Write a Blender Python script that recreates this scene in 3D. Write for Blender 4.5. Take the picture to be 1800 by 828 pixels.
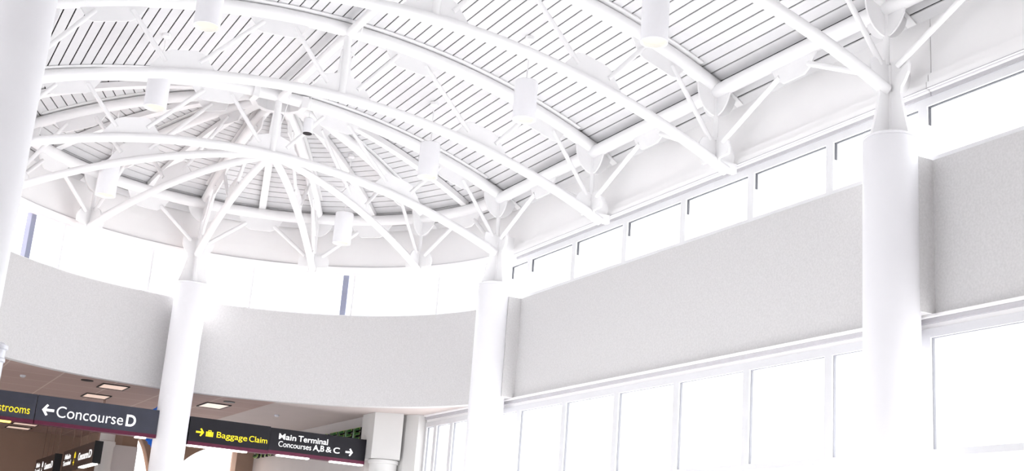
import bpy, bmesh, math, random
from mathutils import Vector, Matrix
random.seed(4)
for o in list(bpy.data.objects): bpy.data.objects.remove(o, do_unlink=True)
SC = bpy.context.scene
COL = SC.collection
PI = math.pi

# ------------------------------------------------------------------ camera, world, exposure
YAW, PITCH, ROLL, FPX = -0.474, 0.273, 0.077, 2226.57
CAM = Vector((-7.182, -25.687, 1.6))
def cam_axes():
    cy, sy, cp, sp = math.cos(YAW), math.sin(YAW), math.cos(PITCH), math.sin(PITCH)
    f = Vector((-sy*cp, cy*cp, sp)); r = Vector((cy, sy, 0)); u = r.cross(f)
    c, s = math.cos(ROLL), math.sin(ROLL)
    return r*c + u*s, -r*s + u*c, f
_r, _u, _f = cam_axes()
cd = bpy.data.cameras.new('camera'); cam = bpy.data.objects.new('camera', cd); COL.objects.link(cam)
cam.matrix_world = Matrix(((_r.x, _u.x, -_f.x, CAM.x), (_r.y, _u.y, -_f.y, CAM.y), (_r.z, _u.z, -_f.z, CAM.z), (0, 0, 0, 1)))
cd.sensor_width = 36.0; cd.lens = FPX/1800*36.0; cd.clip_end = 400
SC.camera = cam
w = bpy.data.worlds.new('overcast_sky'); SC.world = w; w.use_nodes = True
bg = w.node_tree.nodes['Background']
bg.inputs['Color'].default_value = (0.97, 0.98, 1.0, 1); bg.inputs['Strength'].default_value = 2.0
sl = bpy.data.lights.new('sun', 'SUN'); sl.energy = 9.0; sl.angle = math.radians(3); sl.color = (1.0, 0.98, 0.965)
sun = bpy.data.objects.new('sun', sl); COL.objects.link(sun); sun.location = (30, -6, 30)
sun.rotation_euler = Vector((-1.0, -0.75, -1.25)).to_track_quat('-Z', 'Y').to_euler()
SC.view_settings.view_transform = 'Standard'; SC.view_settings.look = 'None'
SC.view_settings.exposure = 1.02; SC.view_settings.gamma = 1.0
SC.view_settings.use_curve_mapping = False

# ------------------------------------------------------------------ dimensions (metres, from the photo's perspective)
R_COL = 5.67          # column / truss-bearing line
R_W = 6.16            # face of the wall bands
BAY = 4.2
Y_END = -16.8
Z_BB, Z_BT, Z_FR = 5.80, 8.11, 9.36     # band bottom, band top, frieze bottom
def arc(r, H0, H1, W):
    h = H0-H1; rad = (W*W+h*h)/2/h
    return H0-rad+math.sqrt(max(rad*rad-r*r, 0))
def z_bot(r): return arc(r, 10.315, 9.163, 5.643)
def z_top(r): return arc(r, 11.690, 10.588, 5.616)
def z_deck(r): return z_top(r)+0.16-max(0.0, r-5.5)*0.20

# ------------------------------------------------------------------ materials
def mat(name, col, rough=0.5, spec=0.3, emit=None, estr=0.0, metallic=0.0, noise=None):
    m = bpy.data.materials.new(name); m.use_nodes = True
    nt = m.node_tree; b = nt.nodes['Principled BSDF']
    b.inputs['Base Color'].default_value = (*col, 1); b.inputs['Roughness'].default_value = rough
    b.inputs['Specular IOR Level'].default_value = spec; b.inputs['Metallic'].default_value = metallic
    if emit: b.inputs['Emission Color'].default_value = (*emit, 1); b.inputs['Emission Strength'].default_value = estr
    if noise:
        sc, amt, bump = noise
        tc = nt.nodes.new('ShaderNodeTexCoord'); n = nt.nodes.new('ShaderNodeTexNoise')
        n.inputs['Scale'].default_value = sc; n.inputs['Detail'].default_value = 4
        nt.links.new(tc.outputs['Object'], n.inputs['Vector'])
        rp = nt.nodes.new('ShaderNodeValToRGB')
        rp.color_ramp.elements[0].position = 0.3; rp.color_ramp.elements[1].position = 0.7
        rp.color_ramp.elements[0].color = (*[c*(1-amt) for c in col], 1)
        rp.color_ramp.elements[1].color = (*[min(1, c*(1+amt)) for c in col], 1)
        nt.links.new(n.outputs['Fac'], rp.inputs['Fac']); nt.links.new(rp.outputs['Color'], b.inputs['Base Color'])
        if bump:
            bp = nt.nodes.new('ShaderNodeBump'); bp.inputs['Strength'].default_value = bump
            nt.links.new(n.outputs['Fac'], bp.inputs['Height']); nt.links.new(bp.outputs['Normal'], b.inputs['Normal'])
    return m
M = {}
M['steel'] = mat('white_painted_steel', (0.90, 0.89, 0.895), 0.45, 0.3, noise=(3.0, 0.012, 0))
M['column'] = mat('white_painted_column', (0.86, 0.85, 0.875), 0.4, 0.3, noise=(2.0, 0.01, 0))
M['deck'] = mat('white_ceiling_planks', (0.72, 0.71, 0.72), 0.6, 0.2, noise=(6.0, 0.015, 0))
M['gap'] = mat('dark_plank_gap_backing', (0.025, 0.022, 0.022), 0.9, 0.0, noise=(4.0, 0.1, 0))
M['frieze'] = mat('white_frieze_paint', (0.915, 0.90, 0.90), 0.6, 0.2, noise=(1.5, 0.01, 0))
M['band'] = mat('grey_fabric_panel', (0.615, 0.602, 0.602), 0.9, 0.1, noise=(30.0, 0.06, 0.08))
M['frame'] = mat('white_window_frame', (0.78, 0.775, 0.79), 0.4, 0.3, noise=(4.0, 0.01, 0))
M['gasket'] = mat('dark_window_gasket', (0.10, 0.10, 0.11), 0.6, 0.2, noise=(9.0, 0.05, 0))
M['post_blue'] = mat('bluish_grey_post', (0.30, 0.31, 0.42), 0.5, 0.3, noise=(5.0, 0.06, 0))
M['floor'] = mat('pale_terrazzo_floor', (0.79, 0.785, 0.785), 0.35, 0.4, noise=(40.0, 0.05, 0))
M['shade_line'] = mat('lilac_grey_shade_line', (0.50, 0.485, 0.51), 0.5, 0.3, noise=(5.0, 0.02, 0))  # shadow lines under ledge, frieze and band, painted as grey strips
M['taupe'] = mat('taupe_wall_paint', (0.36, 0.255, 0.20), 0.7, 0.2, noise=(1.2, 0.03, 0))
M['shopwall'] = mat('warm_grey_wall_paint', (0.62, 0.59, 0.585), 0.7, 0.2, noise=(1.2, 0.02, 0))
M['brown'] = mat('brown_arcade_plaster', (0.32, 0.22, 0.165), 0.7, 0.2, noise=(2.0, 0.04, 0))
M['pierwhite'] = mat('off_white_pier_paint', (0.62, 0.61, 0.60), 0.6, 0.2, noise=(1.5, 0.01, 0))
M['sign'] = mat('charcoal_sign_face', (0.034, 0.036, 0.054), 0.28, 0.5, noise=(3.0, 0.1, 0))
M['sign_dark'] = mat('black_sign_face', (0.009, 0.008, 0.012), 0.45, 0.25, noise=(3.0, 0.1, 0))
M['black'] = mat('black_sign_end', (0.008, 0.008, 0.009), 0.5, 0.3, noise=(3.0, 0.1, 0))
M['maroon'] = mat('maroon_sign_stripe', (0.10, 0.010, 0.035), 0.4, 0.3, noise=(3.0, 0.06, 0))
M['smallsign'] = mat('dark_brown_sign_face', (0.045, 0.026, 0.022), 0.4, 0.4, noise=(3.0, 0.08, 0))
M['wtext'] = mat('white_lit_lettering', (0.9, 0.9, 0.9), 0.5, 0.2, (1, 1, 1), 0.35, noise=(9.0, 0.01, 0))
M['ytext'] = mat('yellow_lit_lettering', (0.85, 0.66, 0.02), 0.5, 0.2, (1.0, 0.78, 0.03), 0.25, noise=(9.0, 0.01, 0))
M['tube'] = mat('lit_light_strip', (0.9, 0.9, 0.9), 0.5, 0.2, (1.0, 0.95, 0.88), 3.0, noise=(9.0, 0.01, 0))
M['ytube'] = mat('yellow_lit_strip', (0.9, 0.7, 0.1), 0.5, 0.2, (1.0, 0.7, 0.1), 2.0, noise=(9.0, 0.01, 0))
M['troffer'] = mat('warm_ceiling_light_panel', (0.3, 0.24, 0.21), 0.5, 0.2, (1.0, 0.74, 0.62), 0.36, noise=(9.0, 0.01, 0))
M['lamp_in'] = mat('warm_lamp_glow', (0.2, 0.19, 0.16), 0.5, 0.2, (1.0, 0.93, 0.70), 0.46, noise=(9.0, 0.01, 0))
M['green'] = mat('dark_green_letter_face', (0.012, 0.10, 0.012), 0.4, 0.3, noise=(6.0, 0.1, 0))
M['greenedge'] = mat('pale_green_letter_rim', (0.42, 0.55, 0.16), 0.4, 0.3, noise=(6.0, 0.06, 0))
M['blue'] = mat('bright_blue_disc', (0.01, 0.13, 0.62), 0.4, 0.3, noise=(6.0, 0.06, 0))
M['rod'] = mat('brown_hanger_rod', (0.22, 0.14, 0.11), 0.5, 0.3, noise=(6.0, 0.06, 0))
M['metal'] = mat('brushed_grey_metal', (0.62, 0.62, 0.66), 0.35, 0.5, metallic=0.4, noise=(6.0, 0.04, 0))
M['vent'] = mat('dark_ceiling_slot', (0.03, 0.025, 0.025), 0.6, 0.2, noise=(6.0, 0.1, 0))
def glass_mat():
    m = bpy.data.materials.new('clear_window_glass'); m.use_nodes = True; nt = m.node_tree; nt.nodes.clear()
    out = nt.nodes.new('ShaderNodeOutputMaterial'); mix = nt.nodes.new('ShaderNodeMixShader')
    tr = nt.nodes.new('ShaderNodeBsdfTransparent'); tr.inputs['Color'].default_value = (0.97, 0.98, 0.985, 1)
    gl = nt.nodes.new('ShaderNodeBsdfGlossy'); gl.inputs['Roughness'].default_value = 0.05
    mix.inputs['Fac'].default_value = 0.05
    nt.links.new(tr.outputs[0], mix.inputs[1]); nt.links.new(gl.outputs[0], mix.inputs[2]); nt.links.new(mix.outputs[0], out.inputs['Surface'])
    return m
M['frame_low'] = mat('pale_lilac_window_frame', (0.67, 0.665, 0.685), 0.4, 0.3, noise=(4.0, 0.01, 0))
M['lit_plaster'] = mat('lit_soffit_plaster', (0.52, 0.455, 0.435), 0.8, 0.1, noise=(1.5, 0.02, 0))  # smooth soffit; its paler tone paints in the daylight on the right
M['seal'] = mat('grey_window_seal', (0.27, 0.27, 0.29), 0.6, 0.2, noise=(9.0, 0.04, 0))
M['glass'] = glass_mat()
def tile_mat():
    m = mat('beige_ceiling_tiles', (0.42, 0.305, 0.275), 0.8, 0.1)
    nt = m.node_tree; b = nt.nodes['Principled BSDF']
    tc = nt.nodes.new('ShaderNodeTexCoord'); br = nt.nodes.new('ShaderNodeTexBrick')
    br.offset = 0.0; br.inputs['Scale'].default_value = 1.0
    br.inputs['Brick Width'].default_value = 1.33; br.inputs['Row Height'].default_value = 1.33
    br.inputs['Mortar Size'].default_value = 0.018; br.inputs['Mortar Smooth'].default_value = 0.1
    br.inputs['Color1'].default_value = (0.42, 0.305, 0.275, 1); br.inputs['Color2'].default_value = (0.40, 0.29, 0.26, 1)
    br.inputs['Mortar'].default_value = (0.54, 0.43, 0.39, 1)
    nt.links.new(tc.outputs['Object'], br.inputs['Vector']); nt.links.new(br.outputs['Color'], b.inputs['Base Color'])
    return m
M['tiles'] = tile_mat()

# ------------------------------------------------------------------ helpers
def link(name, bm, m, parent=None, smooth=False, mats=None):
    me = bpy.data.meshes.new(name)
    bmesh.ops.recalc_face_normals(bm, faces=bm.faces[:])
    bm.to_mesh(me); bm.free()
    for x in (mats or [m]): me.materials.append(x)
    if smooth:
        for p in me.polygons: p.use_smooth = True
        me.set_sharp_from_angle(angle=math.radians(40))
    o = bpy.data.objects.new(name, me); COL.objects.link(o)
    if parent:
        o.parent = parent
        o.matrix_parent_inverse = parent.matrix_world.inverted() if False else Matrix.Identity(4)
    return o
def tag(o, label=None, cat=None, group=None, kind=None):
    if label: o['label'] = label
    if cat: o['category'] = cat
    if group: o['group'] = group
    if kind: o['kind'] = kind
    return o
def empty(name, label=None, cat=None, group=None, loc=(0, 0, 0), kind=None):
    o = bpy.data.objects.new(name, None); o.empty_display_size = 0.2; COL.objects.link(o); o.location = loc
    return tag(o, label, cat, group, kind)
def struct(name, bm, m, parent=None, smooth=False):
    o = link(name, bm, m, parent, smooth); o['kind'] = 'structure'; return o
def copy_tree(o, parent=None):
    c = o.copy(); COL.objects.link(c); c.parent = parent
    for ch in list(o.children): copy_tree(ch, c)
    return c
def box(bm, x0, x1, y0, y1, z0, z1, mtx=None):
    v = [Vector((x, y, z)) for z in (z0, z1) for y in (y0, y1) for x in (x0, x1)]
    if mtx: v = [mtx @ p for p in v]
    v = [bm.verts.new(p) for p in v]
    for f in ((0, 2, 3, 1), (4, 5, 7, 6), (0, 1, 5, 4), (2, 6, 7, 3), (0, 4, 6, 2), (1, 3, 7, 5)):
        bm.faces.new([v[i] for i in f])
def tube(bm, pts, r, seg=14, cap=True):
    pts = [Vector(p) for p in pts]; rings = []
    n = len(pts); prevx = None
    for i, p in enumerate(pts):
        t = (pts[min(i+1, n-1)]-pts[max(i-1, 0)]).normalized()
        if prevx is None:
            a = Vector((0, 0, 1)) if abs(t.z) < 0.9 else Vector((1, 0, 0))
            x = t.cross(a).normalized()
        else:
            x = (prevx - t*prevx.dot(t)).normalized()
        prevx = x; y = t.cross(x)
        rr = r[i] if isinstance(r, (list, tuple)) else r
        rings.append([bm.verts.new(p + x*rr*math.cos(2*PI*k/seg) + y*rr*math.sin(2*PI*k/seg)) for k in range(seg)])
    for a, b in zip(rings, rings[1:]):
        for k in range(seg): bm.faces.new((a[k], a[(k+1) % seg], b[(k+1) % seg], b[k]))
    if cap:
        bm.faces.new(rings[0][::-1]); bm.faces.new(rings[-1])
def lathe(bm, prof, c=(0, 0, 0), seg=40):
    c = Vector(c); rings = []
    for r, z in prof:
        rings.append([bm.verts.new(c+Vector((r*math.cos(2*PI*k/seg), r*math.sin(2*PI*k/seg), z))) for k in range(seg)])
    for a, b in zip(rings, rings[1:]):
        for k in range(seg): bm.faces.new((a[k], a[(k+1) % seg], b[(k+1) % seg], b[k]))
    bm.faces.new(rings[0][::-1]); bm.faces.new(rings[-1])
def prism(bm, poly, n, th):
    """poly: list of Vector in a plane with unit normal n; extruded th centred"""
    n = Vector(n).normalized()
    a = [bm.verts.new(Vector(p)-n*th/2) for p in poly]; b = [bm.verts.new(Vector(p)+n*th/2) for p in poly]
    bm.faces.new(a[::-1]); bm.faces.new(b)
    k = len(poly)
    for i in range(k): bm.faces.new((a[i], a[(i+1) % k], b[(i+1) % k], b[i]))
def strip(bm, rings, closed=False):
    """sweep of a closed cross section: rings = list of list of points"""
    vs = [[bm.verts.new(Vector(p)) for p in ring] for ring in rings]
    m = len(vs[0]); n = len(vs)
    for i in range(n if closed else n-1):
        a, b = vs[i], vs[(i+1) % n]
        for k in range(m): bm.faces.new((a[k], a[(k+1) % m], b[(k+1) % m], b[k]))
    if not closed:
        bm.faces.new(vs[0][::-1]); bm.faces.new(vs[-1])
def polar(r, a, z): return Vector((r*math.cos(a), r*math.sin(a), z))
def rad_strip(bm, a0, a1, n, sect):
    """sweep a (r,z) section around the apse axis"""
    strip(bm, [[polar(r, a0+(a1-a0)*i/n, z) for r, z in sect] for i in range(n+1)])
D2R = math.radians

# ------------------------------------------------------------------ large structure: floor, roof, walls
bm = bmesh.new(); box(bm, -16, 12.0, -34, 23.2, -0.15, 0); struct('floor', bm, M['floor'])

# plank ceiling, straight vault
PW, GAP = 0.214, 0.026
def walk(step, r_end):
    r, out = 0.0, [0.0]
    while r < r_end:
        dz = (z_deck(r+0.01)-z_deck(r))/0.01
        r += step/math.sqrt(1+dz*dz); out.append(r)
    return out
RS = walk(PW, 6.16)
bm = bmesh.new()
for s in (1, -1):
    for a, b in zip(RS, RS[1:]):
        a2, b2 = a+GAP/2, min(b-GAP/2, 6.2)
        if b2 <= a2: continue
        sec = [(a2, z_deck(a2)), (b2, z_deck(b2)), (b2, z_deck(b2)+0.02), (a2, z_deck(a2)+0.02)]
        strip(bm, [[(s*r, y, z) for r, z in sec] for y in (Y_END, 0.0)])
struct('ceiling', bm, M['deck'])
bm = bmesh.new()
for k in range(12):                                     # dome: twelve flat facets of straight planks
    t0, t1 = D2R(15*k), D2R(15*(k+1))
    for a, b in zip(RS, RS[1:]):
        a2, b2 = max(a+GAP/2, 0.45), min(b-GAP/2, 6.2)
        if b2 <= a2: continue
        sec = [(a2, z_deck(a2)), (b2, z_deck(b2)), (b2, z_deck(b2)+0.02), (a2, z_deck(a2)+0.02)]
        # facet planks: straight between neighbouring ribs
        strip(bm, [[polar(r, t, z) for r, z in sec] for t in (t0, t1)])
struct('ceiling', bm, M['deck'])
bm = bmesh.new()
N = 40
sec = lambda r: [(r, z_deck(min(r, 6.2))+0.045)]
prof = [6.5*i/N for i in range(-N, N+1)]
strip(bm, [[(x, y, z_deck(min(abs(x), 6.3))+dz) for x, y, dz in ((p, Y_END, .05), (p, 0, .05), (p, 0, .15), (p, Y_END, .15))] for p in prof])
struct('ceiling', bm, M['gap'])
bm = bmesh.new()
rr = [6.5*i/20 for i in range(1, 21)]
for k in range(24):
    t0, t1 = D2R(7.5*k), D2R(7.5*(k+1))
    rad = [0.02]+rr
    strip(bm, [[polar(r, t, z_deck(min(r, 6.3))+dz) for t, dz in ((t0, .05), (t1, .05), (t1, .15), (t0, .15))] for r in rad])
struct('ceiling', bm, M['gap'])

# unseen lobby shell added to hold back sky light; open gap on its left
bm = bmesh.new(); box(bm, -16, 6.42, -34, Y_END, 11.90, 12.1); box(bm, -16, -6.42, Y_END, -11.9, 11.90, 12.1); struct('ceiling', bm, M['frieze'])
bm = bmesh.new(); box(bm, -16, 6.42, -34.2, -34, 0, 12.1); struct('wall_unseen_back', bm, M['frieze'])
bm = bmesh.new(); box(bm, 6.16, 6.42, -34, Y_END, 0, 12.1); struct('wall_unseen_right', bm, M['frieze'])
bm = bmesh.new(); box(bm, -16, -6.42, -11.9, -11.7, 0, 12.1); struct('wall_unseen_front', bm, M['frieze'])
bm = bmesh.new(); box(bm, -16.2, -16, -34, -11.7, 4.6, 12.1); box(bm, -16.2, -16, -34, -11.7, 0, 1.0); struct('wall_unseen_left', bm, M['frieze'])

# frieze (white wall between clerestory and roof) with its expansion joint beside the near column
def side_wall(name, z0, z1, y0, y1, m, s=1, x0=6.16, x1=6.42):
    bm = bmesh.new(); box(bm, min(s*x0, s*x1), max(s*x0, s*x1), y0, y1, z0, z1); return struct(name, bm, m)
side_wall('wall_right', Z_FR, 10.80, -12.93, 0, M['frieze']); side_wall('wall_right', Z_FR, 10.80, Y_END, -12.945, M['frieze'])
side_wall('wall_left', Z_FR, 10.80, -11.9, 0, M['frieze'], -1)
bm = bmesh.new(); rad_strip(bm, 0, PI, 72, [(6.16, Z_FR), (6.42, Z_FR), (6.42, 10.80), (6.16, 10.80)]); struct('wall_apse', bm, M['frieze'], smooth=True)
bm = bmesh.new(); box(bm, 6.30, 6.42, -12.95, -12.92, Z_FR, 10.7); struct('trim_joint', bm, M['gap'])
# ledge moulding under the straight frieze
def ledge(name, s, y0, y1):
    bm = bmesh.new()
    sc = [(6.42, 9.13), (6.19, 9.13), (6.19, 9.185), (6.12, 9.185), (6.12, 9.215), (6.06, 9.21), (6.06, 9.32), (6.10, 9.34), (6.10, 9.46), (6.42, 9.46)]
    strip(bm, [[(s*x, y, z) for x, z in sc] for y in (y0, y1)]); o = struct(name, bm, M['frieze'])
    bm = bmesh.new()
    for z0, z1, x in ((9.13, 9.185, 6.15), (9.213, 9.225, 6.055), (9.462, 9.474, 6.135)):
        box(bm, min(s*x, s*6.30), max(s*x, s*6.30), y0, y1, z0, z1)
    struct('trim_shade_line', bm, M['shade_line']); return o  # strips coloured as the shade along the ledge
ledge('trim_1', 1, -12.93, 0.0); ledge('trim_2', 1, Y_END, -12.945); ledge('trim_3', -1, -11.9, 0.0)
bm = bmesh.new(); rad_strip(bm, 0, PI, 72, [(6.42, 9.27), (6.14, 9.27), (6.10, 9.33), (6.10, 9.40), (6.42, 9.40)]); struct('trim_4', bm, M['frieze'], smooth=True)
bm = bmesh.new(); rad_strip(bm, 0, PI, 72, [(6.135, 9.40), (6.20, 9.40), (6.20, 9.422), (6.135, 9.422)]); struct('trim_shade_line', bm, M['shade_line'], smooth=True)

# grey bands
side_wall('wall_right', Z_BB, Z_BT, -12.35, -0.40, M['band'], x1=6.40)
side_wall('wall_right', Z_BB, Z_BT, Y_END, -12.95, M['band'], x1=6.40)
side_wall('wall_left', Z_BB, Z_BT, -11.9, -0.40, M['band'], -1, x1=6.40)
for s, y0, y1 in ((1, -12.95, -12.35), (1, -0.40, 0.30), (-1, -0.40, 0.30)):   # short returns behind the columns
    bm = bmesh.new(); box(bm, min(s*5.84, s*6.40), max(s*5.84, s*6.40), y0, y1, Z_BB, Z_BT)
    struct('wall_right' if s > 0 else 'wall_left', bm, M['band'])
bm = bmesh.new(); a0 = math.asin(0.30/6.16)
rad_strip(bm, a0, PI-a0, 96, [(6.16, Z_BB), (6.40, Z_BB), (6.40, Z_BT), (6.16, Z_BT)]); struct('wall_apse', bm, M['band'], smooth=True)
# head trim under the straight band
def band_trim(name, s, y0, y1):
    bm = bmesh.new()
    sc = [(6.40, 5.62), (6.20, 5.62), (6.20, 5.69), (6.22, 5.69), (6.22, 5.755), (6.10, 5.765), (6.10, 5.80), (6.40, 5.80)]
    strip(bm, [[(s*x, y, z) for x, z in sc] for y in (y0, y1)]); o = struct(name, bm, M['frieze'])
    bm = bmesh.new(); box(bm, min(s*6.15, s*6.30), max(s*6.15, s*6.30), y0, y1, 5.69, 5.756); struct('trim_shade_line', bm, M['shade_line']); return o
band_trim('trim_5', 1, -12.95, 4.40); band_trim('trim_6', 1, Y_END, -12.95); band_trim('trim_7', -1, -11.9, 0)

# ------------------------------------------------------------------ windows, one object each: frame, gasket, pane
WN = [0]
def window(s, y0, y1, z0, z1, mw=0.085, transom=None, x=6.20):
    WN[0] += 1
    e = empty('window_%d' % WN[0], loc=(s*x, (y0+y1)/2, z0), kind='structure')
    L = (y1-y0)/2; H = z1-z0
    bm = bmesh.new()
    def b(a0, a1, c0, c1, d0=-0.02, d1=0.12):
        box(bm, min(s*d0, s*d1), max(s*d0, s*d1), a0, a1, c0, c1)
    b(-L, -L+mw, 0, H); b(L-mw, L, 0, H); b(-L+mw, L-mw, H-0.13, H); b(-L+mw, L-mw, 0, 0.07)
    if transom is not None: b(-L+mw, L-mw, transom-z0-0.05, transom-z0+0.05)
    tag(link('frame', bm, M['frame'] if z0 > 5 else M['frame_low'], e), kind='structure')
    bm = bmesh.new(); g = 0.011
    def b2(a0, a1, c0, c1): box(bm, min(s*0.015, s*0.06), max(s*0.015, s*0.06), a0, a1, c0, c1)
    if z0 > 5:
        b2(-L+mw, L-mw, H-0.13-g, H-0.13); b2(L-mw-g, L-mw, H-0.42, H-0.13-g)
    else:
        g = 0.009
        b2(-L+mw, L-mw, H-0.13-g, H-0.13); b2(L-mw-g, L-mw, transom-z0+.05, H-0.13-g); b2(-L+mw, -L+mw+g*.7, transom-z0+.05, H-0.13-g)
    tag(link('gasket', bm, M['gasket'] if z0 > 5 else M['seal'], e), kind='structure')
    bm = bmesh.new(); box(bm, min(s*0.045, s*0.057), max(s*0.045, s*0.057), -L+mw-0.01, L-mw+0.01, 0.06, H-0.12)
    tag(link('pane', bm, M['glass'], e), kind='structure')
    return e
YM = [-0.62, -2.63, -4.65, -6.67, -8.70, -10.72, -12.74]
for s in (1, -1):
    for a, b in zip(YM, YM[1:]):
        if s < 0 and b < -12: b = -11.9
        window(s, b, a, Z_BT, 9.13); window(s, b, a, 0.25, 5.62, transom=3.86)
    window(s, -0.62, 0.0 if s < 0 else 0.35, Z_BT, 9.13)
window(1, -0.62, 1.35, 0.25, 5.62, transom=3.86)
for a, b in ((-12.74, -14.80), (-14.80, Y_END)):
    window(1, b, a, Z_BT, 9.13); window(1, b, a, 0.25, 5.62, transom=3.86)
for a, b in ((1.35, 2.85), (2.85, 3.80), (3.80, 4.40)): window(1, a, b, 0.25, 5.62, transom=3.86)
for s in (1, -1):
    bm = bmesh.new(); box(bm, min(s*6.16, s*6.40), max(s*6.16, s*6.40), Y_END if s > 0 else -11.9, 4.4 if s > 0 else 0, 0, 0.25)
    struct('baseboard_right' if s > 0 else 'baseboard_left', bm, M['frame'])

def apse_window(d0, d1, mw=0.028):
    WN[0] += 1
    e = empty('window_%d' % WN[0], kind='structure')
    a0, a1 = D2R(d0), D2R(d1); H0, H1 = Z_BT, 9.27
    bm = bmesh.new(); n = max(4, int((d1-d0)/2))
    rad_strip(bm, a0, a1, n, [(6.22, H1-0.05), (6.30, H1-0.05), (6.30, H1), (6.22, H1)])
    rad_strip(bm, a0, a1, n, [(6.22, H0), (6.30, H0), (6.30, H0+0.04), (6.22, H0+0.04)])
    da = mw/6.2
    for q0, q1 in ((a0, a0+da), (a1-da, a1)):
        rad_strip(bm, q0, q1, 1, [(6.22, H0+.04), (6.30, H0+.04), (6.30, H1-.05), (6.22, H1-.05)])
    tag(link('frame', bm, M['frame'], e), kind='structure')
    bm = bmesh.new(); rad_strip(bm, a0+da*.8, a1-da*.8, n, [(6.255, H0+.035), (6.265, H0+.035), (6.265, H1-.045), (6.255, H1-.045)])
    tag(link('pane', bm, M['glass'], e), kind='structure')
AW = [3.2, 13.0, 27.7, 50.5, 75, 99, 121.8, 152, 176.8]
for a, b in zip(AW, AW[1:]): apse_window(a, b)
for nm, a in (('trim_8', 52.9), ('trim_9', 130.0)):               # blue-grey posts just outside the clerestory glass
    bm = bmesh.new(); rad_strip(bm, D2R(a-.72), D2R(a+.72), 1, [(6.31, 8.0), (6.45, 8.0), (6.45, 9.25), (6.31, 9.25)]); struct(nm, bm, M['post_blue'])

# ------------------------------------------------------------------ corridor beyond the apse
ZC = 5.80
bm = bmesh.new()                                                    # soffit / corridor ceiling with the apse cut out
arcp = [polar(6.38, PI*i/60, ZC) for i in range(61)]
def poly_slab(bm, pts, th):
    a = [bm.verts.new(Vector(p)) for p in pts]; b = [bm.verts.new(Vector(p)+Vector((0, 0, th))) for p in pts]
    bm.faces.new(a); bm.faces.new(b[::-1])
    k = len(pts)
    for i in range(k): bm.faces.new((a[i], a[(i+1) % k], b[(i+1) % k], b[i]))
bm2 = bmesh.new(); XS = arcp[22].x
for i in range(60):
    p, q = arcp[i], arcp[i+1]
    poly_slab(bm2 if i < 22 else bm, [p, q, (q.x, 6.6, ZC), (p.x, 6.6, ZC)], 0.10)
poly_slab(bm, [(-12, 0, ZC), (-6.38, 0, ZC), (-6.38, 6.6, ZC), (-12, 6.6, ZC)], .1)
poly_slab(bm, [(-12, 6.6, ZC), (XS, 6.6, ZC), (XS, 16.1, ZC), (-12, 16.1, ZC)], .1)
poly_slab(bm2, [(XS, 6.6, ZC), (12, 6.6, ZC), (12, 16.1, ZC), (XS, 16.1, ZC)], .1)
poly_slab(bm, [(-12, 16.1, ZC), (0.9, 16.1, ZC), (0.9, 23.2, ZC), (-12, 23.2, ZC)], .1)
struct('ceiling', bm, M['tiles']); struct('ceiling', bm2, M['lit_plaster'])
def wallbox(name, x0, x1, y0, y1, z0, z1, m):
    bm = bmesh.new(); box(bm, x0, x1, y0, y1, z0, z1); return struct(name, bm, m)
wallbox('wall_back', -12, 0.9, 22.6, 22.8, 0, ZC, M['taupe'])
wallbox('wall_corridor_left', -12.2, -12, 0, 22.8, 0, 0.8, M['taupe']); wallbox('wall_corridor_left', -12.2, -12, 0, 22.8, 3.6, ZC, M['taupe'])  # unseen wall; gap left between the pieces to add daylight to the corridor
wallbox('wall_corridor_front', -12, -6.42, -0.2, 0, 0, 6.0, M['taupe'])
wallbox('wall_shop', 5.20, 5.40, 5.9, 16.0, 0, ZC, M['shopwall'])
# pier with a round column under it, and the short white wall up to the windows
bm = bmesh.new()
prism(bm, [Vector(p) for p in ((5.04, 5.07, 0), (5.68, 4.62, 0), (5.74, 4.70, 0), (5.74, 5.95, 0), (5.04, 5.95, 0))], (0, 0, 1), 0.001)
bm.free(); bm = bmesh.new()
poly_slab(bm, [(5.04, 5.10, 4.62), (5.66, 4.66, 4.62), (5.80, 5.0, 4.62), (5.80, 5.95, 4.62), (5.04, 5.95, 4.62)], ZC-4.62)
struct('wall_pier', bm, M['pierwhite'])
bm = bmesh.new(); lathe(bm, [(0.36, 0), (0.36, 4.62)], (5.46, 5.25, 0)); 
t = empty('round_pier_column', 'short round off-white column carrying the boxed pier at the right end of the signs', 'column', loc=(0, 0, 0))
link('shaft', bm, M['pierwhite'], t, True)
bm = bmesh.new(); lathe(bm, [(0.36, 4.50), (0.40, 4.52), (0.40, 4.60), (0.36, 4.62)], (5.46, 5.25, 0)); link('collar', bm, M['pierwhite'], t, True)
bm = bmesh.new(); poly_slab(bm, [(5.80, 4.80, 0), (5.98, 4.42, 0), (6.40, 4.42, 0), (6.40, 5.9, 0), (5.80, 5.9, 0)], ZC); struct('wall_corner', bm, M['pierwhite'])

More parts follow.
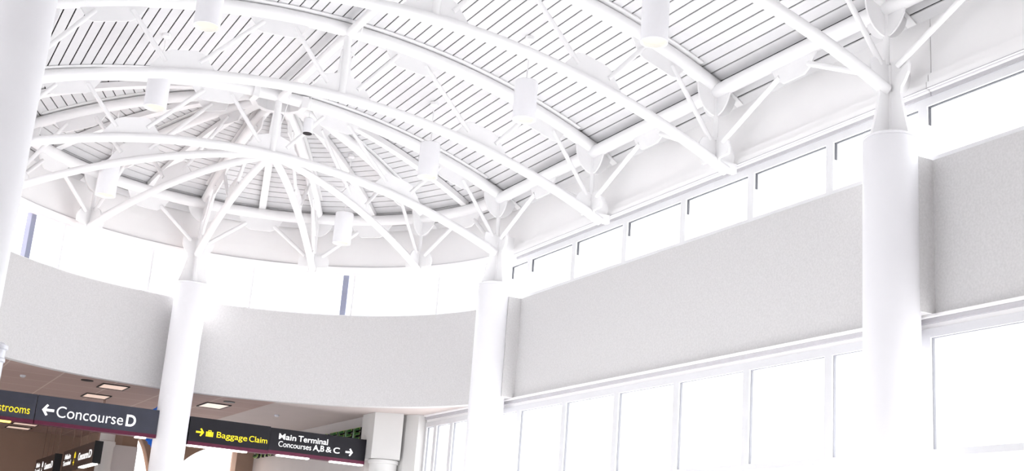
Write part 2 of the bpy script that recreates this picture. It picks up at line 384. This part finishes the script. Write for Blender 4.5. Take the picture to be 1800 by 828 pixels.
# arcade wall at the corridor's far side: one mesh with two arched openings
AY, AT = 16.0, 0.5
def arcade():
    bm = bmesh.new()
    # (outline columns) each opening: list of (x, z of opening top)
    def top(x):
        if 1.38 <= x <= 1.90: return 5.42-1.0*max(0, (x-1.42)/0.46)**1.6
        if 2.42 <= x <= 4.62:
            return 5.48 if x > 4.35 else 3.6+1.88*math.sqrt(max(0, 1-((4.35-x)/1.93)**2))
        return None
    xs = [0.9, 1.38]+[1.38+0.52*i/10 for i in range(1, 11)]+[2.42]+[2.42+2.2*i/28 for i in range(1, 29)]+[5.2]
    for a, b in zip(xs, xs[1:]):
        m = (a+b)/2
        if top(m) is None: box(bm, a, b, AY, AY+AT, 0, ZC)
        else:
            za, zb = top(a+1e-6 if top(a) is None else a) or 3.6, top(b-1e-6 if top(b) is None else b) or 3.6
            pts = [(a, AY, za), (b, AY, zb), (b, AY, ZC), (a, AY, ZC)]
            prism(bm, [Vector(p)+Vector((0, AT/2, 0)) for p in pts], (0, 1, 0), AT)
    bmesh.ops.remove_doubles(bm, verts=bm.verts[:], dist=1e-5)
    return bm
struct('wall_arcade', arcade(), M['brown'])
wallbox('wall_arcade_side', 0.70, 0.9, 16.0, 22.6, 0, ZC, M['taupe'])
wallbox('wall_arcade_panel', 0.62, 1.38, 15.9, 16.0, 0, 5.12, M['shopwall'])
wallbox('wall_arcade_right', 4.62, 5.2, 15.94, 16.0, 0, ZC, M['taupe'])
for i, (x0, x1, h) in enumerate(((1.30, 1.98, 5.5), (2.40, 4.66, 5.55))):
    WN[0] += 1
    e = empty('window_%d' % WN[0], kind='structure', loc=(0, AY+AT+.05, 0))
    bm = bmesh.new(); box(bm, x0, x1, 0, .06, 0, .1); box(bm, x0, x1, 0, .06, h-.05, h); box(bm, x0, x0+.05, 0, .06, .1, h-.05); box(bm, x1-.05, x1, 0, .06, .1, h-.05)
    tag(link('frame', bm, M['frame'], e), kind='structure')
    bm = bmesh.new(); box(bm, x0+.04, x1-.04, .025, .035, .09, h-.04); tag(link('pane', bm, M['glass'], e), kind='structure')
bm = bmesh.new(); lathe(bm, [(0.24, 0), (0.24, 5.0), (0.28, 5.06), (0.28, 5.16), (0.24, 5.18), (0.24, ZC)], (0.34, 15.6, 0))
tag(link('corridor_column', bm, M['pierwhite'], None, True), 'pale round column at the back of the corridor, left of the brown arch pillar', 'column')

# ------------------------------------------------------------------ columns
def column(label, x, y, ang, h=8.40, z_plate=9.63):
    t = empty('column', label, 'column', 'large round white columns' if False else None, (x, y, 0))
    bm = bmesh.new(); lathe(bm, [(0.40, 0), (0.40, h-0.05), (0.385, h-0.02)], seg=56); link('shaft', bm, M['column'], t, True)
    bm = bmesh.new(); lathe(bm, [(0.385, h-0.02), (0.40, h-0.01), (0.40, h+0.015), (0.38, h+0.03)], seg=56); link('cap_ring', bm, M['column'], t, True)
    prof = [(0.375, h+.03), (0.31, 8.68), (0.25, 8.95), (0.225, 9.08), (0.24, 9.18), (0.32, 9.27), (0.385, 9.38), (0.40, 9.50), (0.38, z_plate)]
    for k in (0, 1):
        a = ang+k*PI/2; d = Vector((math.cos(a), math.sin(a), 0)); n = Vector((-d.y, d.x, 0))
        bm = bmesh.new()
        prism(bm, [d*r+Vector((0, 0, z)) for r, z in prof]+[d*-r+Vector((0, 0, z)) for r, z in prof[::-1]], n, 0.05)
        if k: tube(bm, [(0, 0, h+.03), (0, 0, z_plate-.05)], 0.06)
        link('capital_fin', bm, M['steel'], t)
    return t
column('large round white column at the right, nearest the camera on the window wall', R_COL, -12.6, 0)
column('round white column at the corner where the window wall meets the curved apse', R_COL, 0.0, 0)
column('round white column between the two halves of the hanging direction sign', 0.0, R_COL, PI/2)
column('huge white column cut by the left edge of the photo', -6.40, -12.6, 0)
# slim post by the left edge
t = empty('bollard_post', 'slim pale metal post with round cap at the left edge below the curved wall', 'post', None, (-5.80, -10.6, 0))
bm = bmesh.new(); lathe(bm, [(0.12, 0), (0.12, 3.62)], seg=28); link('shaft', bm, M['metal'], t, True)
bm = bmesh.new(); lathe(bm, [(0.12, 3.62), (0.135, 3.63), (0.135, 3.66), (0.125, 3.67), (0.125, 3.76), (0.145, 3.77), (0.145, 3.81), (0.10, 3.84)], seg=28); link('cap', bm, M['metal'], t, True)

# ------------------------------------------------------------------ roof trusses
NB = [0.0, 3.0, 5.55]; NT = [1.35, 4.30]
def truss_parts(t, P, sides, column_end, king=True):
    """P(r,z,off) maps truss coordinates to space; sides: (+1,-1) or (+1,)"""
    d = P(1, 0, 0)-P(0, 0, 0); n = P(0, 0, 1)-P(0, 0, 0)
    two = len(sides) == 2
    R1 = 5.60 if column_end else 5.86
    lo = -R1 if two else 0.12
    xs = [lo+(R1-lo)*i/48 for i in range(49)]
    bm = bmesh.new(); tube(bm, [P(x, z_bot(abs(x)), 0) for x in xs], 0.098 if two else 0.085, 16); link('bottom_chord', bm, M['steel'], t, True)
    lo = -5.6 if two else 0.62
    xs = [lo+(5.6-lo)*i/48 for i in range(49)]
    bm = bmesh.new(); tube(bm, [P(x, z_top(abs(x)), 0) for x in xs], 0.135 if two else 0.12, 16); link('top_chord', bm, M['steel'], t, True)
    lo2 = -5.15 if two else 0.62
    xs = [lo2+(5.15-lo2)*i/48 for i in range(49)]
    bm = bmesh.new()
    hw = 0.19 if two else 0.15
    strip(bm, [[P(x, z_top(abs(x))+h, o) for o, h in ((-hw, .125), (hw, .125), (hw, .150), (-hw, .150))] for x in xs]); link('top_flange', bm, M['steel'], t)
    for s in sides:
        q = lambda r, z, o=0: P(s*r, z, o)
        for a, b, ta, tb in ((0.0, 1.35, 0, 1), (1.35, 3.0, 1, 0), (3.0, 4.30, 0, 1), (4.30, 5.50, 1, 0)):
            if not two and a == 0: continue
            oa = .30 if (two or a > 2) else .12; ob = .30 if b < 5 else .0
            A = q(a+oa, z_top(a+oa)-.20 if ta else z_bot(a+oa)+.22); B = q(b-ob, z_top(b-ob)-.20 if tb else z_bot(b-ob)+(.22 if b < 5 else .34))
            dd = (B-A)
            bm = bmesh.new(); tube(bm, [A+dd*0.0, A+dd*1.0], 0.045, 12); link('diagonal', bm, M['steel'], t, True)
        # gusset plates
        r = 3.0; z = z_bot(r); sl = (z_bot(r+.05)-z_bot(r-.05))/.1
        pl = [(-.60, .05), (.60, .05), (.34, .40), (.22, .44), (-.22, .44), (-.34, .40)]
        bm = bmesh.new(); prism(bm, [q(r+u, z+sl*u+v) for u, v in pl], n, 0.03); link('gusset_plate', bm, M['steel'], t)
        for r in NT:
            if not two and r < 2: pl2 = [(-.30, -.06), (.50, -.06), (.25, -.38), (-.2, -.38)]
            else: pl2 = [(-.62, -.06), (.62, -.06), (.40, -.38), (.30, -.42), (-.30, -.42), (-.40, -.38)]
            z = z_top(r); sl = (z_top(r+.05)-z_top(r-.05))/.1
            bm = bmesh.new(); prism(bm, [q(r+u, z+sl*u+v) for u, v in pl2], n, 0.03); link('gusset_plate', bm, M['steel'], t)
        bm = bmesh.new()
        strip(bm, [[q(r, z_deck(r)+h, o) for o, h in ((-.09, -.03), (.09, -.03), (.09, -.005), (-.09, -.005))] for r in (5.74, 5.94, 6.13)]); link('flange_end', bm, M['steel'], t)
        # end post and half-round plates at the eave
        bm = bmesh.new(); tube(bm, [q(5.6, 10.50), q(5.6, 9.58)], 0.05, 12); link('end_post', bm, M['steel'], t, True)
        for k, (dd, nn) in enumerate(((d*s, n), (n, d))):
            c = q(5.6, 10.56)
            pts = [c+dd*(0.42*math.cos(PI+PI*i/20))+Vector((0, 0, 0.52*math.sin(PI+PI*i/20))) for i in range(21)]
            pts = [pts[0]+Vector((0, 0, .10))]+pts+[pts[-1]+Vector((0, 0, .10))]
            bm = bmesh.new(); prism(bm, pts, nn, 0.03); link('end_plate', bm, M['steel'], t)
        if not column_end:                                          # bearing plates and block on the wall ledge
            for k, (dd, nn) in enumerate(((d*s, n), (n, d))):
                prof = [(.10, 9.10), (.12, 9.22), (.38, 9.24), (.40, 9.36), (.37, 9.48), (.30, 9.58), (.20, 9.63)]
                bm = bmesh.new(); c = q(5.62, 0)
                prism(bm, [c+dd*r+Vector((0, 0, z)) for r, z in prof]+[c-dd*r+Vector((0, 0, z)) for r, z in prof[::-1]], nn, 0.04)
                link('bearing_plate', bm, M['steel'], t)
            bm = bmesh.new()
            prism(bm, [q(5.70, 9.05), q(6.05, 9.05), q(6.05, 9.22), q(5.70, 9.22)], n, 0.12); link('bearing_block', bm, M['steel'], t)
    if two and king:
        bm = bmesh.new(); tube(bm, [P(0, z_bot(0), 0), P(0, z_top(0), 0)], 0.075, 14); link('king_post', bm, M['steel'], t, True)
        bm = bmesh.new(); z = z_bot(0)
        prism(bm, [P(u, z+v, 0) for u, v in ((-.62, .04), (.62, .04), (.36, .38), (.13, .46), (.10, .95), (-.10, .95), (-.13, .46), (-.36, .38))], n, 0.035); link('gusset_plate', bm, M['steel'], t)
TL = {0: 'white arched roof truss where the vault meets the domed apse, passing over its hub',
      1: 'white arched roof truss one bay in front of the dome',
      2: 'white arched roof truss in the middle of the vault, second from the near right column',
      3: 'white arched roof truss landing on the near right column, mostly out of frame'}
for i in range(4):
    y = -BAY*i
    t = empty('roof_truss', TL[i], 'truss', None, (0, y, 10.3))
    truss_parts(t, lambda r, z, o: Vector((r, o, z-10.3)), (1, -1), i in (0, 3))
for a in (30, 60, 90, 120, 150):
    lab = {30: 'white radial half truss of the dome, first one left of the corner column', 60: 'white radial half truss of the dome, second one left of the corner column',
           90: 'white radial half truss of the dome landing on the column between the signs', 120: 'white radial half truss of the dome left of the middle column',
           150: 'white radial half truss of the dome running toward the left edge'}[a]
    t = empty('radial_truss', lab, 'truss', None, (0, 0, 10.3))
    t.rotation_euler = (0, 0, D2R(a))
    truss_parts(t, lambda r, z, o: Vector((r, o, z-10.3)), (1,), a == 90)
# hub disc and compression ring at the crown of the dome
t = empty('dome_ring', 'white octagonal ring at the crown of the dome where the ribs meet', 'roof ring', None, (0, 0, 11.6))
bm = bmesh.new()
for (r0, r1, z0, z1) in ((0.50, 0.64, -0.10, 0.17),):
    strip(bm, [[polar(r, D2R(15+30*i) if False else D2R(-15+30*i), z) for r, z in ((r0, z0), (r1, z0), (r1, z1), (r0, z1))] for i in range(8)])
link('ring', bm, M['steel'], t)
bm = bmesh.new(); strip(bm, [[polar(r, D2R(15*i), z) for r, z in ((0.02, .20), (0.50, .20), (0.50, .215), (0.02, .215))] for i in range(13)])
link('crown_plate', bm, M['deck'], t)
# flat intermediate ribs on the dome deck (between the radial trusses)
for k, a in enumerate((15, 45, 75, 105, 135, 165)):
    ca, sa = math.cos(D2R(a)), math.sin(D2R(a)); bm = bmesh.new()
    xs = [0.64+(5.6-.64)*i/40 for i in range(41)]
    strip(bm, [[Vector((r*ca-o*sa, r*sa+o*ca, z_top(r)+h)) for o, h in ((-.09, .0), (.09, .0), (.09, .13), (-.09, .13))] for r in xs])
    tag(link('dome_rib', bm, M['steel']), ['flat white rib on the dome ceiling next to the corner column', 'flat white rib on the dome ceiling above the rightmost dome lamp', 'flat white rib on the dome ceiling running down behind the hub',
        'flat white rib on the dome ceiling left of the middle column', 'flat white rib on the dome ceiling above the leftmost lamp', 'flat white rib on the dome ceiling nearest the left column'][k], 'rib')
# ridge beam
t = empty('ridge_beam', 'white pipe along the ridge of the vault joining the truss crowns', 'beam', None, (0, 0, 11.62))
bm = bmesh.new(); tube(bm, [(0, Y_END, 0.0), (0, -0.1, 0.0)], 0.085, 14); link('pipe', bm, M['steel'], t, True)
for i in range(4):
    bm = bmesh.new(); tube(bm, [(0.10, -BAY*i-.55, .06), (0.06, -BAY*i-.12, -.75)], 0.009, 6); link('tie_cable', bm, M['steel'], t)
# eave beams: right, left, apse
def eave(label, pts, loc):
    t = empty('eave_beam', label, 'beam', None, loc)
    bm = bmesh.new(); tube(bm, [Vector(p)-Vector(loc) for p in pts], 0.135, 16); link('pipe', bm, M['steel'], t, True); return t
ER, EZ = 5.60, 10.515
eave('white pipe beam along the right edge of the vault above the windows', [(ER, Y_END, EZ), (ER, 0, EZ)], (ER, 0, EZ))
eave('white pipe beam along the left edge of the vault, behind the big left column', [(-ER, Y_END, EZ), (-ER, 0, EZ)], (-ER, 0, EZ))
eave('curved white pipe beam around the foot of the dome', [polar(ER, PI*i/72, EZ) for i in range(73)], (0, 0, EZ))
# eave braces: plate in mid bay with two thin pipes down to the truss feet
def brace(label, A, B, group=None):
    A, B = Vector(A), Vector(B); mid = (A+B)/2
    if abs(A.x-B.x) > .01 and A.y >= 0 and B.y >= 0:
        mid.z = 0; mid = mid.normalized()*ER
    mid.z = EZ
    t = empty('eave_brace', label, 'brace', None, mid)
    h = (B-A); h.z = 0; d = h.normalized(); n = Vector((-d.y, d.x, 0))
    bm = bmesh.new(); prism(bm, [d*u+Vector((0, 0, v)) for u, v in ((-.60, -.05), (.60, -.05), (.44, -.34), (.26, -.45), (-.26, -.45), (-.44, -.34))], n, 0.03); link('gusset_plate', bm, M['steel'], t)
    for s, E in ((-1, A), (1, B)):
        foot = E-mid; foot.z = 9.50-EZ
        foot = foot-d*s*0.22
        bm = bmesh.new(); tube(bm, [d*s*.36+Vector((0, 0, -.30)), foot], 0.048, 12); link('strut', bm, M['steel'], t, True)
BL = ['between the corner column and the next truss', 'in the middle bay of the vault', 'beside the near right column', 'in the bay nearest the camera']
for i in range(4):
    brace('white V brace on the window wall side '+BL[i], (ER, -BAY*(i+1), EZ), (ER, -BAY*i, EZ))
for i in range(3):
    brace('white V brace on the left side of the vault '+['next to the dome', 'one bay before the dome', 'behind the big left column'][i], (-ER, -BAY*(i+1), EZ), (-ER, -BAY*i, EZ))
for k in range(6):
    brace('white V brace around the dome, '+['first left of the corner column', 'second left of the corner column', 'just right of the middle column', 'just left of the middle column', 'second left of the middle column', 'at the far left by the big column'][k],
          polar(ER, D2R(30*k), EZ), polar(ER, D2R(30*k+30), EZ))

# ------------------------------------------------------------------ pendant lamps
def lamp(label, x, y, zb, group='white cylinder lamps under the roof'):
    zt = z_deck(math.hypot(x, max(y, 0)))
    t = empty('pendant_lamp', label, 'lamp', group, (x, y, zb))
    r, H = 0.215, 0.76
    bm = bmesh.new(); seg = 40
    prof = [(r-.012, 0.0), (r, 0.0), (r, H-.02), (r-.02, H), (.02, H)]
    rings = [[bm.verts.new((q*math.cos(2*PI*k/seg), q*math.sin(2*PI*k/seg), z)) for k in range(seg)] for q, z in [(r-.012, .10)]+prof]
    for a, b in zip(rings, rings[1:]):
        for k in range(seg): bm.faces.new((a[k], a[(k+1) % seg], b[(k+1) % seg], b[k]))
    bm.faces.new(rings[-1]); link('shade', bm, M['column'], t, True)
    bm = bmesh.new(); lathe(bm, [(r-.012, .06), (r-.012, .10)], seg=40); link('diffuser', bm, M['lamp_in'], t)
    bm = bmesh.new(); tube(bm, [(0, 0, H), (0, 0, zt-zb)], 0.012, 8); link('rod', bm, M['steel'], t, True)
    bm = bmesh.new(); lathe(bm, [(.03, zt-zb-.10), (.085, zt-zb-.07), (.085, zt-zb)], seg=20); link('ceiling_mount', bm, M['steel'], t, True)
lamp('white cylinder lamp hanging nearest on the right, cut by the top edge', 2.82, -10.5, 9.94)
lamp('white cylinder lamp on the right row, second from the near column', 2.82, -6.3, 9.92)
lamp('white cylinder lamp on the right row, in front of the dome', 2.80, -2.1, 9.88)
lamp('white cylinder lamp low in the dome, right of the middle column', 2.54, 2.1, 9.24)
lamp('white cylinder lamp cut by the top edge on the left', -3.12, -6.3, 10.08)
lamp('white cylinder lamp on the left row below the first big pipe', -2.98, -2.1, 10.0)
lamp('white cylinder lamp low in the dome at the far left', -2.98, 2.1, 9.25)
t = empty('pendant_speaker', 'small white cylinder with a black bottom hanging near the dome crown', 'speaker', None, (0.42, -1.0, 10.61))
bm = bmesh.new(); lathe(bm, [(.098, .012), (.105, .015), (.105, .33), (.06, .36)], seg=28); link('housing', bm, M['column'], t, True)
bm = bmesh.new(); lathe(bm, [(.098, 0), (.098, .012)], seg=28); link('grille', bm, M['vent'], t)
bm = bmesh.new(); tube(bm, [(0, 0, .36), (-.02, 0, z_deck(.42)-10.61)], .008, 6); link('rod', bm, M['steel'], t)

# ------------------------------------------------------------------ lettering
def text_obj(name, s, m, parent, x0, x1, z0, cap, bold=0.0, mtx=None, depth=0.006, fit='base'):
    """text in the local XZ plane facing -Y; left edge x0, right edge x1, baseline z0, capital height cap"""
    cu = bpy.data.curves.new(name, 'FONT'); cu.body = s; cu.size = 1.0; cu.extrude = 0.0; cu.offset = bold
    to = bpy.data.objects.new(name, cu); COL.objects.link(to); bpy.context.view_layer.update()
    me = bpy.data.meshes.new_from_object(to.evaluated_get(bpy.context.evaluated_depsgraph_get()))
    bpy.data.objects.remove(to, do_unlink=True)
    xs = [v.co.x for v in me.vertices]; ax, bx = min(xs), max(xs); ch = 0.70
    bm = bmesh.new(); bm.from_mesh(me); bpy.data.meshes.remove(me)
    for v in bm.verts:
        u = (v.co.x-ax)/(bx-ax); v.co = Vector((x0+u*(x1-x0), 0, z0+v.co.y/ch*cap))
    g = bmesh.ops.extrude_face_region(bm, geom=bm.faces[:])
    for e in g['geom']:
        if isinstance(e, bmesh.types.BMVert): e.co.y -= depth
    if mtx: bmesh.ops.transform(bm, matrix=mtx, verts=bm.verts[:])
    return link(name, bm, m, parent)
def arrow(m, parent, x, z, s, right=True, mtx=None, y=-0.003):
    k = 1 if right else -1; bm = bmesh.new(); th = 0.21*s
    prism(bm, [Vector((x+k*u*s, y, z+v*s)) for u, v in ((-.5, -.11), (.28, -.11), (.28, .11), (-.5, .11))], (0, 1, 0), 0.006)
    for q in (1, -1):
        prism(bm, [Vector((x+k*u*s, y, z+q*v*s)) for u, v in ((.5, 0.0), (.36, -.13), (-.02, .40), (.12, .52) if False else (.14, .50))], (0, 1, 0), 0.006)
    if mtx: bmesh.ops.transform(bm, matrix=mtx, verts=bm.verts[:])
    return link('arrow', bm, m, parent)
def suitcase(m, parent, x, z, s, mtx=None, y=-0.003):
    bm = bmesh.new()
    for x0, x1 in ((-.5, -.33), (-.28, .28), (.33, .5)):
        prism(bm, [Vector((x+u*s, y, z+v*s)) for u, v in ((x0, -.40), (x1, -.40), (x1, .25), (x0, .25))], (0, 1, 0), 0.006)
    for p in (((-.22, .25), (-.13, .25), (-.13, .45), (-.22, .45)), ((.13, .25), (.22, .25), (.22, .45), (.13, .45)), ((-.13, .37), (.13, .37), (.13, .45), (-.13, .45))):
        prism(bm, [Vector((x+u*s, y, z+v*s)) for u, v in p], (0, 1, 0), 0.006)
    if mtx: bmesh.ops.transform(bm, matrix=mtx, verts=bm.verts[:])
    return link('suitcase_symbol', bm, m, parent)

# ------------------------------------------------------------------ main direction sign (two long boxes either side of the column)
SY, ZS0, ZS1 = 5.50, 4.50, 5.17
def sign_box(t, x0, x1, z0=ZS0, z1=ZS1, name='panel', face='sign'):
    c = t.location
    bm = bmesh.new(); box(bm, x0-c.x, x1-c.x, 0, .30, z0+.085-c.z, z1-c.z); link(name, bm, M[face], t)
    bm = bmesh.new(); box(bm, x0-c.x, x1-c.x, -.004, .304, z0-c.z, z0+.085-c.z); link('stripe', bm, M['maroon'], t)
def tx(t, *a, **k):
    o = text_obj(a[0], a[1], a[2], t, a[3]-t.location.x, a[4]-t.location.x, a[5]-t.location.z, a[6], **k); o.location = (0, -.002, 0); return o
t = empty('restroom_sign', 'dark grey overhead sign reading Restrooms in yellow at the left edge', 'sign', None, (-4.7, SY, ZS0))
sign_box(t, -6.05, -3.205)
tx(t, 'lettering', 'Restrooms', M['ytext'], -4.23, -3.32, 4.70, .19, bold=.0)
bm = bmesh.new(); box(bm, -.9, 1.02, .06, .24, -.03, 0.0); link('light_strip', bm, M['ytube'], t)
for x in (-1.2, -.5):
    bm = bmesh.new(); tube(bm, [(x, .15, .67), (x, .15, 1.30)], .012, 8); link('hanger_rod', bm, M['rod'], t)
t = empty('concourse_sign', 'dark grey overhead sign reading Concourse D with a left arrow', 'sign', None, (-1.7, SY, ZS0))
sign_box(t, -3.19, -0.375)
arrow(M['wtext'], t, -2.925+1.7, 4.845-ZS0, 0.27, False)
tx(t, 'lettering', 'Concourse', M['wtext'], -2.73, -1.20, 4.71, .262, bold=-.004)
tx(t, 'letter', 'D', M['wtext'], -1.13, -0.90, 4.71, .265, bold=.022)
bm = bmesh.new(); box(bm, 0.87, 1.11, .06, .24, -.03, 0); link('light_strip', bm, M['tube'], t)
t = empty('baggage_claim_sign', 'black overhead sign reading Baggage Claim in yellow, right of the middle column', 'sign', None, (1.5, SY, ZS0))
sign_box(t, 0.40, 2.435, 4.45, 5.13, face='sign_dark')
arrow(M['ytext'], t, 0.67-1.5, 4.775-ZS0, 0.20, True)
suitcase(M['ytext'], t, 0.91-1.5, 4.765-ZS0, 0.18)
tx(t, 'lettering', 'Baggage', M['ytext'], 1.09, 1.865, 4.695, .145)
tx(t, 'lettering', 'Claim', M['ytext'], 1.915, 2.38, 4.695, .145)
bm = bmesh.new(); box(bm, -1.05, .42, .06, .24, -.08, -.05); link('light_strip', bm, M['tube'], t)
t = empty('main_terminal_sign', 'black overhead sign reading Main Terminal Concourses A,B & C, at the right end', 'sign', None, (3.7, SY, ZS0))
sign_box(t, 2.44, 5.03, 4.47, 5.11, face='sign_dark')
tx(t, 'heading', 'Main', M['wtext'], 2.67, 3.125, 4.85, .145, bold=.009)
tx(t, 'heading', 'Terminal', M['wtext'], 3.185, 3.98, 4.85, .145, bold=.009)
tx(t, 'lettering', 'Concourses', M['wtext'], 2.68, 3.55, 4.665, .140, bold=-.004)
tx(t, 'letters', 'A,B', M['wtext'], 3.60, 3.90, 4.67, .145, bold=.012)
tx(t, 'ampersand', '&', M['wtext'], 3.945, 4.10, 4.67, .140)
tx(t, 'letter', 'C', M['wtext'], 4.15, 4.32, 4.67, .145, bold=.012)
arrow(M['wtext'], t, 4.585-3.7, 4.735-ZS0, 0.20, True)
for x0, x1 in ((2.72, 3.55), (4.15, 5.02)):
    bm = bmesh.new(); box(bm, x0-3.7, x1-3.7, .06, .24, -.06, -.03); link('light_strip', bm, M['tube'], t)

# small hanging signs farther down the corridor, seen obliquely: faces turned to -X
def small_sign(label, x, y0, y1, z0, z1, yel):
    t = empty('hanging_sign', label, 'sign', None, (x, y0, z0)); L = y1-y0; H = z1-z0
    bm = bmesh.new(); box(bm, 0, .20, .02, L, 0, H); link('panel', bm, M['smallsign'], t)
    bm = bmesh.new(); box(bm, -.01, .21, 0, .02, -.01, H+.01); link('end_cap', bm, M['black'], t)
    # text plane: local X -> -Y (reads left to right from the -X side), facing -X
    mt = Matrix(((0, 1, 0, -.002), (-1, 0, 0, L), (0, 0, 1, 0), (0, 0, 0, 1)))
    text_obj('heading', 'Main', M['wtext'], t, L*.08, L*.27, H*.54, H*.26, bold=.012, mtx=mt)
    text_obj('lettering', 'Terminal', M['wtext'], t, L*.04, L*.30, H*.22, H*.24, bold=.012, mtx=mt)
    suitcase(M['ytext'] if yel else M['wtext'], t, L*.42, H*.62, H*.36, mtx=mt)
    arrow(M['ytext'] if yel else M['wtext'], t, L*.40, H*.27, H*.30, True, mtx=mt)
    text_obj('destination', 'Concourse', M['wtext'], t, L*.54, L*.84, H*.30, H*.36, bold=.01, mtx=mt)
    text_obj('destination', 'D', M['wtext'], t, L*.86, L*.94, H*.30, H*.36, bold=.02, mtx=mt)
    for y in (.12, .30, L*.36, L*.6, L*.85):
        bm = bmesh.new(); tube(bm, [(.10, y, H), (.10, y, ZC-z0)], .012, 8); link('hanger_rod', bm, M['rod'], t)
    bm = bmesh.new(); box(bm, .03, .17, .15, L*.45, -.03, 0); link('light_strip', bm, M['tube'], t)
small_sign('nearer of the two small brown hanging signs down the corridor, lit underneath', -0.98, 9.9, 14.9, 4.07, 4.65, True)
small_sign('farther of the two small brown hanging signs down the corridor', -1.02, 16.2, 20.2, 4.07, 4.66, False)

# storefront letters along the shop wall (read from the far end towards the near end)
t = empty('storefront_letters', 'row of dark green channel letters along the shop wall behind the signs', 'sign', None, (5.05, 6.0, 5.17))
S = 'STARBUCKS COFFEE'; LP = 9.5/16
bm = bmesh.new(); box(bm, .08, .14, 0.0, 9.6, .10, .20); link('raceway', bm, M['black'], t)
for i, ch in enumerate(S):
    if ch == ' ': continue
    y = 9.5-LP*i
    mt = Matrix(((0, 1, 0, 0), (-1, 0, 0, y), (0, 0, 1, 0), (0, 0, 0, 1)))
    o = text_obj('letter', ch, M['black'], t, 0, LP*.86, 0, .31, bold=.03, mtx=mt, depth=-.09)
    f = text_obj('letter_rim', ch, M['greenedge'], o, 0.0, LP*.86, 0.0, .31, bold=.03, mtx=mt, depth=.012)
    f.location = (-.001, 0, 0)
    f = text_obj('letter_face', ch, M['green'], o, .018, LP*.86-.018, .010, .290, bold=.024, mtx=mt, depth=.006)
    f.location = (-.014, 0, 0)
bm = bmesh.new(); box(bm, -.02, .15, -.03, .0, -.02, .31); link('end_cap', bm, M['black'], t)

# blue fluted disc hanging behind the middle column
t = empty('blue_disc', 'bright blue fluted round disc hanging behind the middle column', 'sign', None, (0.28, 7.2, 4.94))
n = 72; Rd = .61
pts = [Vector(((Rd+(.022 if k % 2 else 0))*math.cos(2*PI*k/n), 0, (Rd+(.022 if k % 2 else 0))*math.sin(2*PI*k/n))) for k in range(n)]
bm = bmesh.new(); prism(bm, pts, (0, 1, 0), .10); link('disc', bm, M['blue'], t)
bm = bmesh.new(); prism(bm, [Vector((.54*math.cos(2*PI*k/48), -.06, .54*math.sin(2*PI*k/48))) for k in range(48)], (0, 1, 0), .03); link('face', bm, M['blue'], t)
bm = bmesh.new(); tube(bm, [(0, 0, .60), (0, 0, ZC-4.94)], .012, 8); link('hanger_rod', bm, M['rod'], t)

# ------------------------------------------------------------------ corridor ceiling lights, vents
def troffer(label, x, y, wx=0.62, wy=.62):
    t = empty('ceiling_light', label, 'ceiling light', 'recessed corridor ceiling lights', (x, y, ZC))
    bm = bmesh.new(); f = .03
    for a in ((-wx/2, wx/2, -wy/2, -wy/2+f), (-wx/2, wx/2, wy/2-f, wy/2), (-wx/2, -wx/2+f, -wy/2+f, wy/2-f), (wx/2-f, wx/2, -wy/2+f, wy/2-f)): box(bm, *a, -.025, 0)
    link('frame', bm, M['vent'], t)
    bm = bmesh.new(); box(bm, -wx/2+f, wx/2-f, -wy/2+f, wy/2-f, -.012, 0); link('panel', bm, M['troffer'], t)
for x, y, wx, wy, lab in ((-1.25, 7.15, .66, .9, 'nearest recessed ceiling light above the Concourse D sign'), (-1.22, 9.55, .66, .9, 'recessed ceiling light just above the top edge of the Concourse D sign'),
        (1.62, 8.2, .66, 1.1, 'bright recessed ceiling light right of the middle column'), (1.0, 10.9, .66, 1.0, 'recessed ceiling light just over the Baggage Claim sign'), (-1.6, 18.2, .8, 1.0, 'distant ceiling light under the Restrooms sign, nearest of three'),
        (-1.6, 19.9, .8, .9, 'distant ceiling light under the Restrooms sign, middle of three'), (-1.6, 21.6, .8, .9, 'distant ceiling light under the Restrooms sign, farthest of three'), (0.2, 14.2, .7, .9, 'ceiling light below the Concourse D sign, above the small hanging signs')):
    troffer(lab, x, y, wx, wy)
for x, y, lab in ((-1.99, 6.6, 'dark ceiling slot above the Concourse D sign'), (1.70, 7.0, 'dark ceiling slot right of the middle column')):
    bm = bmesh.new(); prism(bm, [Vector((x+.15*math.cos(2*PI*k/24), y+.15*math.sin(2*PI*k/24), ZC-.008)) for k in range(24)], (0, 0, 1), .016)
    tag(link('ceiling_vent', bm, M['vent']), lab, 'vent')
for x, y, lab in ((3.45, 8.4, 'small round ceiling fitting above the Main Terminal sign'), (-3.4, 7.3, 'small round ceiling fitting above the Restrooms sign')):
    t = empty('smoke_detector', lab, 'smoke detector', None, (x, y, ZC))
    bm = bmesh.new(); lathe(bm, [(.03, -.06), (.06, -.05), (.07, -.02), (.07, 0)], seg=20); link('body', bm, M['metal'], t, True)
